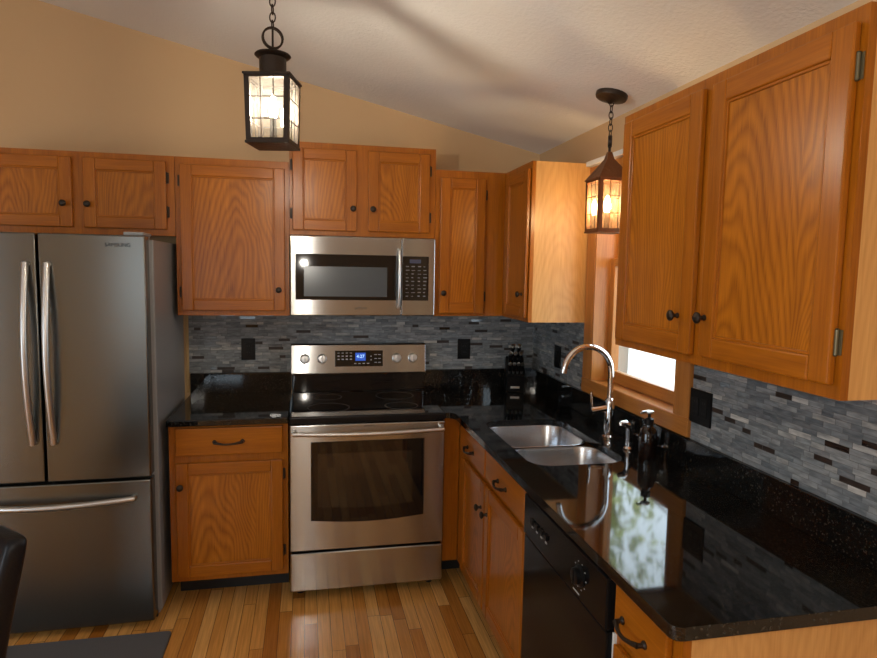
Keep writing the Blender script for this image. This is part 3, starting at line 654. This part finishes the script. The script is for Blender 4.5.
def bgbox(x0, x1, z0, z1, d0, d1, bev=0.0005):
    bm = bmesh.new(); t = bmesh.new(); add_box(t, (x0, -d1, (z0 - 1.11)), (x1, -d0, (z1 - 1.11)), bev)
    merge(bm, t, Matrix.Translation(bgp(0, 1.11)) @ Matrix.Rotation(-math.atan2(0.018, 0.158), 4, 'X')); return bm
bm = bgbox(-1.212, -0.942, 1.066, 1.156, -0.003, 0.001, 0.001)
def mark(x0, x1, z0, z1):
    q = bgbox(x0, x1, z0, z1, 0.0, 0.0013, 0)
    for f in q.faces: f.material_index = 1
    merge(bm, q)
for i in range(4):
    for j, z in enumerate((1.141, 1.122, 1.104)): mark(-1.198 + i * 0.023, -1.186 + i * 0.023, z, z + (0.003 if j == 0 else 0.006))
    mark(-1.105 + i * 0.024, -1.092 + i * 0.024, 1.080, 1.085)
for i in range(2):
    mark(-1.012, -1.006, 1.10 + i * 0.02, 1.106 + i * 0.02)
    for j in range(3): mark(-0.990 + i * 0.022, -0.976 + i * 0.022, 1.086 + j * 0.022, 1.090 + j * 0.022)
cpn = obj('touch_panel', bm, [BGLASS, GREYM], rg)
obj('clock_display', bgbox(-1.098, -1.040, 1.098, 1.143, 0.0, 0.0015), BLUE, cpn)
text('display_digits', '4:27', 0.026, Vector((-1.069, bgp(0, 1.12).y - 0.0022, 1.122)), DIGIT, cpn)
# oven door
YD = -0.668
bm = bmesh.new(); wl0, wl1 = -1.349, -0.802
t = bmesh.new()
L = [[Vector((X0 + 0.002, y, 0.262)), Vector((X1 - 0.002, y, 0.262)), Vector((X1 - 0.002, y, 0.880)), Vector((X0 + 0.002, y, 0.880))] for y in (-0.603, YD)]
loft(bm, L, True, True); bmesh.ops.recalc_face_normals(bm, faces=bm.faces)
od = obj('oven_door', bm, STEEL, rg, bevel=0.006)
bm = bmesh.new()
bot = [(wl0 + (wl1 - wl0) * k / 12, 0.412 - 0.018 * math.sin(math.pi * k / 12)) for k in range(13)]
prism(bm, bot + [(wl1, 0.797), (wl0, 0.797)], lambda p, s: Vector((p[0], YD - 0.0015 + 0.004 * s, p[1]))); wf = obj('window_surround', bm, BGLASS, od)
bm = bmesh.new(); bot = [(-1.318 + 0.456 * k / 12, 0.478 - 0.012 * math.sin(math.pi * k / 12)) for k in range(13)]
prism(bm, bot + [(-0.862, 0.738), (-1.318, 0.738)], lambda p, s: Vector((p[0], YD - 0.0025 + 0.003 * s, p[1]))); obj('oven_window', bm, OVENW, od)
bm = bmesh.new()
tube(bm, [(X0 + 0.018 + (X1 - X0 - 0.036) * k / 16, YD - 0.040 - 0.012 * math.sin(math.pi * k / 16), 0.847 - 0.006 * math.sin(math.pi * k / 16)) for k in range(17)], 0.011, 12)
for sx in (X0 + 0.022, X1 - 0.022): tube(bm, [(sx, YD + 0.002, 0.849), (sx, YD - 0.04, 0.847)], [0.012, 0.011], 10)
obj('handle', bm, SATIN, od, smooth=True)
text('badge', 'SAMSUNG', 0.012, Vector((-1.072, YD - 0.0005, 0.868)), DMARK, od)
bm = bmesh.new(); L = [[Vector((X0 + 0.002, y, 0.058)), Vector((X1 - 0.002, y, 0.058)), Vector((X1 - 0.002, y, 0.249)), Vector((X0 + 0.002, y, 0.249))] for y in (-0.603, YD + 0.003)]
loft(bm, L, True, True); bmesh.ops.recalc_face_normals(bm, faces=bm.faces); obj('storage_drawer', bm, STEEL, rg, bevel=0.008)

# ------------------------------------------------------------------ microwave
mw = thing('microwave_oven', (-1.0735, -0.2, 1.372), 'stainless over-the-range microwave under the oak cabinet above the stove', 'microwave')
MX0, MX1, MY, MZ0, MZ1 = -1.4495, -0.6975, -0.345, 1.374, 1.7815
bm = bmesh.new(); add_box(bm, (MX0, MY + 0.045, MZ0 + 0.012), (MX1, -0.0085, MZ1), 0.002); add_box(bm, (-1.25, -0.26, MZ0 - 0.006), (-0.95, -0.10, MZ0 + 0.012), 0.003); obj('body', bm, BPLASM, mw)
XS = -0.8775
bm = bmesh.new(); add_box(bm, (MX0, MY, MZ0), (XS - 0.001, MY + 0.044, MZ1), 0.005, seg=3); md_ = obj('door', bm, STEEL, mw)
bm = bmesh.new(); add_box(bm, (MX0 + 0.026, MY - 0.0015, 1.455), (-0.905, MY + 0.003, 1.690), 0.001); wb = obj('window_surround', bm, BGLASS, md_)
bm = bmesh.new(); add_box(bm, (-1.381, MY - 0.0022, 1.473), (-0.954, MY + 0.001, 1.627), 0.0005); obj('window_screen', bm, MESHW, md_)
bm = bmesh.new(); tube(bm, [(-0.893, MY + 0.002, 1.722), (-0.893, MY - 0.022, 1.715), (-0.893, MY - 0.034, 1.66), (-0.893, MY - 0.038, 1.57), (-0.893, MY - 0.034, 1.48), (-0.893, MY - 0.022, 1.425), (-0.893, MY + 0.002, 1.418)], [0.008, 0.009, 0.010, 0.010, 0.010, 0.009, 0.008], 12); obj('handle', bm, SATIN, md_, smooth=True)
text('badge', 'SAMSUNG', 0.014, Vector((-1.09, MY - 0.0005, 1.412)), DMARK, md_)
bm = bmesh.new(); add_box(bm, (XS + 0.001, MY, MZ0), (MX1, MY + 0.044, MZ1), 0.005, seg=3); cpl = obj('control_panel', bm, STEEL, mw)
bm = bmesh.new(); add_box(bm, (-0.872, MY - 0.0015, 1.455), (-0.732, MY + 0.003, 1.688), 0.001)
R_ = random.Random(5)
for r in range(9):
    for c in range(4):
        x = -0.855 + c * 0.030 + (0.004 if c > 1 else 0); z = 1.632 - r * 0.0195; w_ = R_.uniform(0.010, 0.020)
        add_box(bm, (x, MY - 0.0022, z), (x + w_, MY, z + R_.uniform(0.003, 0.006)), 0, 1)
kp = obj('keypad', bm, [BGLASS, simple('keypad_print', (0.15, 0.15, 0.16), 0.5)], mw)
bm = bmesh.new(); add_box(bm, (-0.835, MY - 0.0022, 1.652), (-0.775, MY, 1.672)); obj('display', bm, simple('dim_display', (0.06, 0.07, 0.12), 0.2), kp)

# ------------------------------------------------------------------ refrigerator
FXL, FXR, FXC, FYF = -2.868, -2.038, -2.449, -0.752
fr = thing('refrigerator', (-2.45, -0.4, 0), 'grey stainless french door refrigerator with bottom freezer at the left', 'refrigerator')
bm = bmesh.new(); add_box(bm, (FXL - 0.004, -0.675, 0.035), (-2.022, -0.03, 1.728), 0.004)
for sx in (-2.83, -2.06):
    for sy in (-0.62, -0.1): lathe(bm, [(0.02, 0), (0.02, 0.035)], (sx, sy, 0.0005), (0, 0, 1), 10)
o = obj('body', bm, FSIDE, fr); o['label'] = 'dark grey side and top body'
bm = bmesh.new(); add_box(bm, (FXL, -0.69, 0.012), (FXR, -0.676, 0.05), 0.002); obj('grille', bm, BPLASM, fr)
def fdoor(x0, x1, z0, z1, name):
    bm = bmesh.new(); n = 8
    def fy(x): return FYF - 0.010 * (1 - ((x - FXC) / 0.42) ** 2)
    xs = [x0 + (x1 - x0) * k / n for k in range(n + 1)]
    poly = [(x, fy(x)) for x in xs] + [(x1, -0.678), (x0, -0.678)]
    prism(bm, poly, lambda p, s: Vector((p[0], p[1], z0 + (z1 - z0) * s)))
    return obj(name, bm, FRIDGE, fr, bevel=0.006, smooth=True, angle=30)
dl = fdoor(FXL, FXC - 0.0045, 0.694, 1.742, 'door'); dr = fdoor(FXC + 0.0045, FXR, 0.694, 1.742, 'door')
fz = fdoor(FXL, FXR, 0.030, 0.682, 'freezer_drawer')
for dd, hx, sg in ((dl, FXC - 0.040, -1), (dr, FXC + 0.040, 1)):
    bm = bmesh.new(); pts = []
    for k in range(15):
        s = k / 14; pts.append((hx, FYF - 0.012 - 0.056 * math.sin(math.pi * (0.06 + 0.88 * s)), 0.865 + (1.617 - 0.865) * s))
    pts = [(hx, FYF - 0.004, 0.868)] + pts + [(hx, FYF - 0.004, 1.614)]
    tube(bm, pts, 0.0135, 12); obj('handle', bm, SATIN, dd, smooth=True)
bm = bmesh.new(); pts = [(-2.80 + (2.80 - 2.105) * k / 14, FYF - 0.012 - 0.045 * math.sin(math.pi * (0.06 + 0.88 * k / 14)), 0.605 - 0.008 * math.sin(math.pi * k / 14)) for k in range(15)]
pts = [(-2.796, FYF - 0.004, 0.605)] + pts + [(-2.109, FYF - 0.004, 0.605)]
tube(bm, pts, 0.0135, 12); obj('handle', bm, SATIN, fz, smooth=True)
text('badge', 'SAMSUNG', 0.022, Vector((-2.142, FYF - 0.0072, 1.700)), DMARK, dr)
for hx in (-2.085, -2.82):
    bm = bmesh.new(); add_box(bm, (hx - 0.04, -0.74, 1.7425), (hx + 0.04, -0.60, 1.757), 0.004); add_box(bm, (hx - 0.035, -0.66, 1.7285), (hx + 0.035, -0.61, 1.745)); obj('hinge_cover', bm, FSIDE, fr)

# ------------------------------------------------------------------ dishwasher
dw = thing('dishwasher', (-0.33, -1.953, 0), 'black built-in dishwasher under the counter beside the sink cabinet', 'dishwasher')
bm = bmesh.new(); add_box(bm, (-0.60, -2.258, 0.10), (-0.03, -1.648, 0.868), 0.002); add_box(bm, (-0.54, -2.25, 0.001), (-0.10, -1.655, 0.10)); obj('tub', bm, BPLASM, dw)
bm = bmesh.new(); add_box(bm, (-0.632, -2.256, 0.13), (-0.601, -1.648, 0.722), 0.004); obj('door', bm, DWB, dw)
bm = bmesh.new(); add_box(bm, (-0.636, -2.256, 0.726), (-0.601, -1.648, 0.866), 0.005)
for k in range(10):
    a = math.pi * 2 * k / 10; c = Vector((-0.6362, -2.10 + 0.038 * math.cos(a), 0.795 + 0.038 * math.sin(a))); add_box(bm, c - Vector((0.0004, 0.002, 0.0015)), c + Vector((0.0004, 0.002, 0.0015)), 0, 1)
for k in range(4): add_box(bm, (-0.6366, -1.74 - k * 0.04, 0.775), (-0.6358, -1.725 - k * 0.04, 0.780), 0, 1)
add_box(bm, (-0.6366, -2.10, 0.738), (-0.6358, -2.06, 0.742), 0, 1)
dp = obj('control_panel', bm, [DWB, GREYM], dw)
bm = bmesh.new(); lathe(bm, [(0.030, 0), (0.030, 0.004), (0.024, 0.006), (0.023, 0.018), (0.020, 0.020), (0.001, 0.020)], (-0.636, -2.10, 0.795), (-1, 0, 0), 22); dk = obj('dial', bm, BPLAS, dw, smooth=True)
bm = bmesh.new(); add_box(bm, (-0.659, -2.104, 0.775), (-0.655, -2.096, 0.815), 0.001); obj('grip', bm, BPLAS, dk)
for k in range(4):
    bm = bmesh.new(); add_box(bm, (-0.642, -1.745 - k * 0.04, 0.790), (-0.635, -1.720 - k * 0.04, 0.805), 0.001); obj('push_button', bm, BPLAS, dp)
bm = bmesh.new(); add_box(bm, (-0.618, -2.2665, 0.10), (-0.600, -2.2585, 0.725), 0.001); o = obj('side_flange', bm, WHITE, dw); o['label'] = 'thin white side flange'

# ------------------------------------------------------------------ outlets
def outlet(face, f, u, w, label, width=0.075, gangs=1):
    M = FM(face, f); t = thing('wall_outlet', M(u, w, 0), label, 'outlet', 'black outlets on the backsplash')
    bm = bmesh.new(); add_box(bm, M(u - width / 2, w - 0.061, 0), M(u + width / 2, w + 0.061, 0.006), 0.002); obj('cover_plate', bm, BPLAS, t)
    for g in range(gangs):
        uc = u + (g - (gangs - 1) / 2) * 0.046
        bm = bmesh.new(); add_box(bm, M(uc - 0.017, w - 0.033, 0.005), M(uc + 0.017, w + 0.033, 0.0085), 0.001)
        for dz in (-0.018, 0.018):
            for du in (-0.006, 0.006): add_box(bm, M(uc + du - 0.001, w + dz - 0.004, 0.0084), M(uc + du + 0.001, w + dz + 0.004, 0.0088), 0, 1)
        obj('socket', bm, [BPLASM, DMARK], t)
outlet('y', -0.008, -1.687, 1.160, 'black outlet on the back wall tiles left of the stove')
outlet('y', -0.008, -0.445, 1.150, 'black outlet on the back wall tiles right of the stove', 0.078)
outlet('x', -0.008, -0.405, 1.154, 'black outlet on the right wall tiles beside the far window casing, nearest the corner', 0.085)
outlet('x', -0.008, -1.695, 1.155, 'wide black outlet on the right wall tiles under the big wall cabinet', 0.122, 2)

# ------------------------------------------------------------------ knife block and knives
KB = Vector((-0.165, -0.135, 0.915)); KR = math.radians(-12)
kb = thing('knife_block', KB, 'black knife block with a silver label in the counter corner', 'knife block', rz=KR)
bm = bmesh.new(); prism(bm, [(-0.058, 0.0005), (-0.066, 0.095), (0.010, 0.205), (0.062, 0.185), (0.058, 0.0005)], lambda p, s: Vector((-0.052 + 0.104 * s, p[0], p[1]))); obj('block', bm, BPLAS, kb, world=False, bevel=0.004)
bm = bmesh.new(); add_box(bm, (-0.028, -0.0625, 0.024), (0.024, -0.0595, 0.036), 0.0005); obj('label_plate', bm, SATIN, kb, world=False)
kdir = Vector((0, -0.62, 0.80)).normalized()
# slots lie on the sloping face from (-.066,.095) to (.010,.205)
rows = [(-0.052, 0.115, [-0.036, -0.013, 0.010, 0.033], 0.075, 0.010), (-0.022, 0.159, [-0.034, -0.006, 0.024], 0.095, 0.012), (0.0, 0.190, [-0.020, 0.016], 0.11, 0.013)]
words = {0: ['lowest row, far left', 'lowest row, second from left', 'lowest row, third from left', 'lowest row, far right'], 1: ['middle row, left', 'middle row, centre', 'middle row, right'], 2: ['top row, left', 'top row, right']}
Rk = Matrix.Translation(KB) @ Matrix.Rotation(KR, 4, 'Z')
for ri, (ly, lz, xs, ln, hw) in enumerate(rows):
    for xi, lx in enumerate(xs):
        P0 = Rk @ Vector((lx, ly, lz)); d = (Rk.to_3x3() @ kdir).normalized()
        kn = thing('kitchen_knife', P0, 'black handled knife in the corner knife block, ' + words[ri][xi], 'knife', 'knives in the block')
        bm = bmesh.new(); tube(bm, [P0 + d * (0.018 + (ln - 0.018) * k / 5) for k in range(6)], [hw * 0.75, hw * 0.85, hw * 0.8, hw * 0.85, hw, hw * 0.7], 8); hd = obj('handle', bm, BPLAS, kn, smooth=True)
        bm = bmesh.new(); tube(bm, [P0 + d * -0.004, P0 + d * 0.018], hw * 0.72, 8); obj('bolster', bm, SATIN, kn, smooth=True)
        bm = bmesh.new(); tube(bm, [P0 + d * (ln - 0.010), P0 + d * (ln + 0.003)], hw * 0.95, 8); obj('end_cap', bm, SATIN, kn, smooth=True)
        bm = bmesh.new(); e = d.cross(Vector((1, 0, 0))).normalized()
        tube(bm, [P0 + d * 0.002, P0 - d * 0.04, P0 - d * 0.07], [0.0012, 0.0012, 0.0008], 6); obj('blade', bm, SATIN, kn)

# ------------------------------------------------------------------ roller shade at the window head
rs = thing('roller_shade', (-0.04, -1.19, 2.126), 'white rolled up shade along the top of the kitchen window', 'window shade')
bm = bmesh.new(); add_box(bm, (-0.045, -1.605, 2.127), (-0.001, -0.75, 2.150), 0.003); obj('headrail', bm, WHITE, rs)

# ------------------------------------------------------------------ pendant lanterns
def chain(bm, x, y, z0, z1, link=0.032, r=0.0022, w=0.009):
    nL = max(1, round((z1 - z0) / (link * 0.78))); st = (z1 - z0) / nL; h = st / 0.78
    for k in range(nL):
        zc = z0 + st * (k + 0.5); pts = []
        for j in range(16):
            a = 2 * math.pi * j / 16; u = w * math.cos(a); v = (h / 2) * math.sin(a)
            pts.append((x + (u if k % 2 == 0 else 0), y + (0 if k % 2 == 0 else u), zc + v))
        tube(bm, pts, r, 6, closed=True)
def lantern(name, loc, rz, label, side_t, side_b, zb, zt, roof, bulb, glass, metal, roofm, zring, rring, ceil_z, bz):
    """square leaded-glass lantern; heights are relative to loc (bottom of body = zb)"""
    t = thing(name, loc, label, 'pendant light', rz=rz); H = zt - zb
    cor = [(1, 1), (-1, 1), (-1, -1), (1, -1)]
    bm = bmesh.new(); pr = 0.008
    for sx, sy in cor:
        def pp(h, z): return Vector((sx * h / 2, sy * h / 2, z))
        L = []
        for h, z in ((side_b, zb), (side_t, zt)):
            c = pp(h, z); L.append([c + Vector((a, b, 0)) for a, b in ((-pr * (1 + sx), -pr * (1 + sy)), (pr * (1 - sx), -pr * (1 + sy)), (pr * (1 - sx), pr * (1 - sy)), (-pr * (1 + sx), pr * (1 - sy)))])
        q = bmesh.new(); loft(q, L, True, True); bmesh.ops.recalc_face_normals(q, faces=q.faces); merge(bm, q)
    for h, z0, z1 in ((side_b, zb, zb + 0.010), (side_t, zt - 0.009, zt)):
        a = h / 2
        for p, q in (((-a, -a), (a, -a + 0.009)), ((-a, a - 0.009), (a, a)), ((-a, -a), (-a + 0.009, a)), ((a - 0.009, -a), (a, a))): add_box(bm, (p[0], p[1], z0), (q[0], q[1], z1))
    obj('frame', bm, metal, t, world=False)
    bm = bmesh.new(); a = side_b / 2 + 0.003; add_box(bm, (-a, -a, zb - 0.007), (a, a, zb + 0.001), 0.001)
    lathe(bm, [(0.010, 0), (0.012, 0.02), (0.010, bz - zb - 0.03)], (0, 0, zb), (0, 0, 1), 12); obj('base_plate', bm, metal, t, world=False)
    for k in range(4):                                     # one pane per side with its lead lines
        R = Matrix.Rotation(k * math.pi / 2, 4, 'Z'); bm = bmesh.new()
        def q(u, z): f = (z - zb) / H; h = side_b + (side_t - side_b) * f; return Vector((u * h / 2, -h / 2 + 0.004, z))
        A = [q(-0.86, zb + 0.01), q(0.86, zb + 0.01), q(0.86, zt - 0.008), q(-0.86, zt - 0.008)]
        loft(bm, [A, [v + Vector((0, 0.002, 0)) for v in A]], True, True); bmesh.ops.recalc_face_normals(bm, faces=bm.faces)
        bmesh.ops.transform(bm, matrix=R, verts=bm.verts); pn = obj('glass_pane', bm, glass, t, world=False)
        bm = bmesh.new()
        for u in (-0.29, 0.29): tube(bm, [q(u, zb + 0.008), q(u, zt - 0.008)], 0.0018, 5)
        for f in (0.34, 0.67): tube(bm, [q(-0.87, zb + H * f), q(0.87, zb + H * f)], 0.0018, 5)
        bmesh.ops.transform(bm, matrix=R, verts=bm.verts); obj('lead_lines', bm, metal, pn, world=False)
    bm = bmesh.new(); a = side_t / 2 + 0.004
    if roof == 'pyramid':
        b = 0.016; zp = zt + 0.085
        loft(bm, [[Vector((sx * a, sy * a, zt)) for sx, sy in cor], [Vector((sx * a, sy * a, zt + 0.004)) for sx, sy in cor], [Vector((sx * b, sy * b, zp)) for sx, sy in cor], [Vector((sx * 0.008, sy * 0.008, zp + 0.03)) for sx, sy in cor]], True, True)
        bmesh.ops.recalc_face_normals(bm, faces=bm.faces)
    else:
        add_box(bm, (-a, -a, zt), (a, a, zt + 0.006), 0.001)
        lathe(bm, [(0.042, 0), (0.042, 0.060), (0.052, 0.064), (0.057, 0.069), (0.054, 0.073), (0.02, 0.078), (0.012, 0.085)], (0, 0, zt + 0.006), (0, 0, 1), 24)
    obj('roof', bm, roofm, t, world=False, smooth=True, angle=30)
    bm = bmesh.new()
    ra = math.radians(15 if roof == 'flat' else 65) - rz; cu, su = math.cos(ra), math.sin(ra)
    for dy in (-0.005, 0, 0.005):
        tube(bm, [Vector((cu * rring * math.cos(2 * math.pi * k / 24) - su * dy, su * rring * math.cos(2 * math.pi * k / 24) + cu * dy, zring + rring * math.sin(2 * math.pi * k / 24))) for k in range(24)], 0.0032, 6, closed=True)
    if roof != 'pyramid': tube(bm, [(0, 0, zring - rring), (0, 0, zring + rring)], 0.0035, 8)
    else: tube(bm, [(0, 0, zt + 0.105), (0, 0, zring - rring + 0.002)], 0.006, 8)
    obj('ring', bm, BRONZE, t, world=False, smooth=True)
    bm = bmesh.new(); chain(bm, 0, 0, zring + rring - 0.004, ceil_z - 0.022); obj('chain', bm, BRONZE, t, world=False, smooth=True)
    bm = bmesh.new(); nrm = Matrix.Rotation(-rz, 3, 'Z') @ Vector((SL, 0, 1)).normalized()
    lathe(bm, [(0.006, -0.040), (0.012, -0.034), (0.030, -0.026), (0.062, -0.018), (0.065, -0.010), (0.065, 0.0)], (0, 0, ceil_z), nrm, 28); obj('canopy', bm, BRONZE, t, world=False, smooth=True)
    bm = bmesh.new(); lathe(bm, [(0.006, -0.035), (0.011, -0.020), (0.0135, 0.0), (0.011, 0.018), (0.006, 0.032), (0.0015, 0.042)], (0, 0, bz), (0, 0, 1), 16); obj('bulb', bm, bulb, t, world=False, smooth=True)
    return t
# large lantern in front of the stove: near corner points right of the camera
L1 = Vector((-1.470, -1.50, 2.0))
lantern('pendant_lantern', L1, math.radians(76), 'large square bronze pendant lantern hanging at upper left, bulb lit', 0.141, 0.133, 0.012, 0.212, 'flat', BULB1, SEEDY, BRONZE, BRONZE, 0.341, 0.031, cz(L1.x) - L1.z, 0.125)
L2 = Vector((-0.140, -1.178, 1.785))
lantern('pendant_lantern', L2, math.radians(-91), 'small copper roofed pendant lantern over the sink beside the window, bulb lit', 0.137, 0.132, 0.008, 0.218, 'pyramid', BULB2, SEEDY2, COPPER, COPPER, 0.375, 0.022, cz(L2.x) - L2.z, 0.115)

# ------------------------------------------------------------------ chair at the left edge
ch = thing('dining_chair', (-2.02, -2.12, 0), 'black leather dining chair cut off at the lower left edge', 'chair', rz=math.radians(-42))
ch.location = (-2.27, -1.965, -0.0); ch.scale = (1, 1, 0.985); BASE[ch.name] = Vector(ch.location)
def cushion(name, loops, mat=LEATHER):
    bm = bmesh.new(); loft(bm, loops, True, True); bmesh.ops.recalc_face_normals(bm, faces=bm.faces)
    o = obj(name, bm, mat, ch, world=False, smooth=True, angle=180); md = o.modifiers.new('soft', 'SUBSURF'); md.levels = 1; md.render_levels = 2; return o
def bl(w, y0, y1, z, r=0.02): return rrect(-w, w, y0, y1, r, z, 3)
cushion('backrest', [bl(0.195, -0.02, 0.05, 0.47), bl(0.20, -0.022, 0.052, 0.50), bl(0.210, 0.015, 0.083, 0.70), bl(0.222, 0.055, 0.117, 0.88), bl(0.228, 0.079, 0.134, 0.965), bl(0.224, 0.087, 0.134, 0.982), bl(0.20, 0.095, 0.126, 0.99, 0.012)])
cushion('seat', [bl(0.215, -0.46, 0.04, 0.36), bl(0.225, -0.47, 0.045, 0.38), bl(0.228, -0.475, 0.045, 0.44), bl(0.215, -0.46, 0.035, 0.472), bl(0.12, -0.35, -0.05, 0.482)])
for sx in (-1, 1):
    for y0, y1 in ((-0.43, -0.43), (0.015, 0.05)):
        bm = bmesh.new(); loft(bm, [[Vector((sx * 0.19 + a * 0.016, y1 + b * 0.016, 0.0005)) for a, b in ((-1, -1), (1, -1), (1, 1), (-1, 1))], [Vector((sx * 0.19 + a * 0.022, y0 + b * 0.022, 0.37)) for a, b in ((-1, -1), (1, -1), (1, 1), (-1, 1))]], True, True)
        bmesh.ops.recalc_face_normals(bm, faces=bm.faces); obj('leg', bm, DWOOD, ch, world=False)

# ------------------------------------------------------------------ rug
bm = bmesh.new(); L = [rrect(-2.86, -1.955, -1.30, -0.812, 0.015, z, 4) for z in (0.0008, 0.009)] + [rrect(-2.856, -1.959, -1.296, -0.816, 0.012, 0.012, 4)]
loft(bm, L, True, True); o = obj('floor_rug', bm, RUGM); tag(o, 'dark grey rug lying on the wood floor in front of the fridge', 'rug')
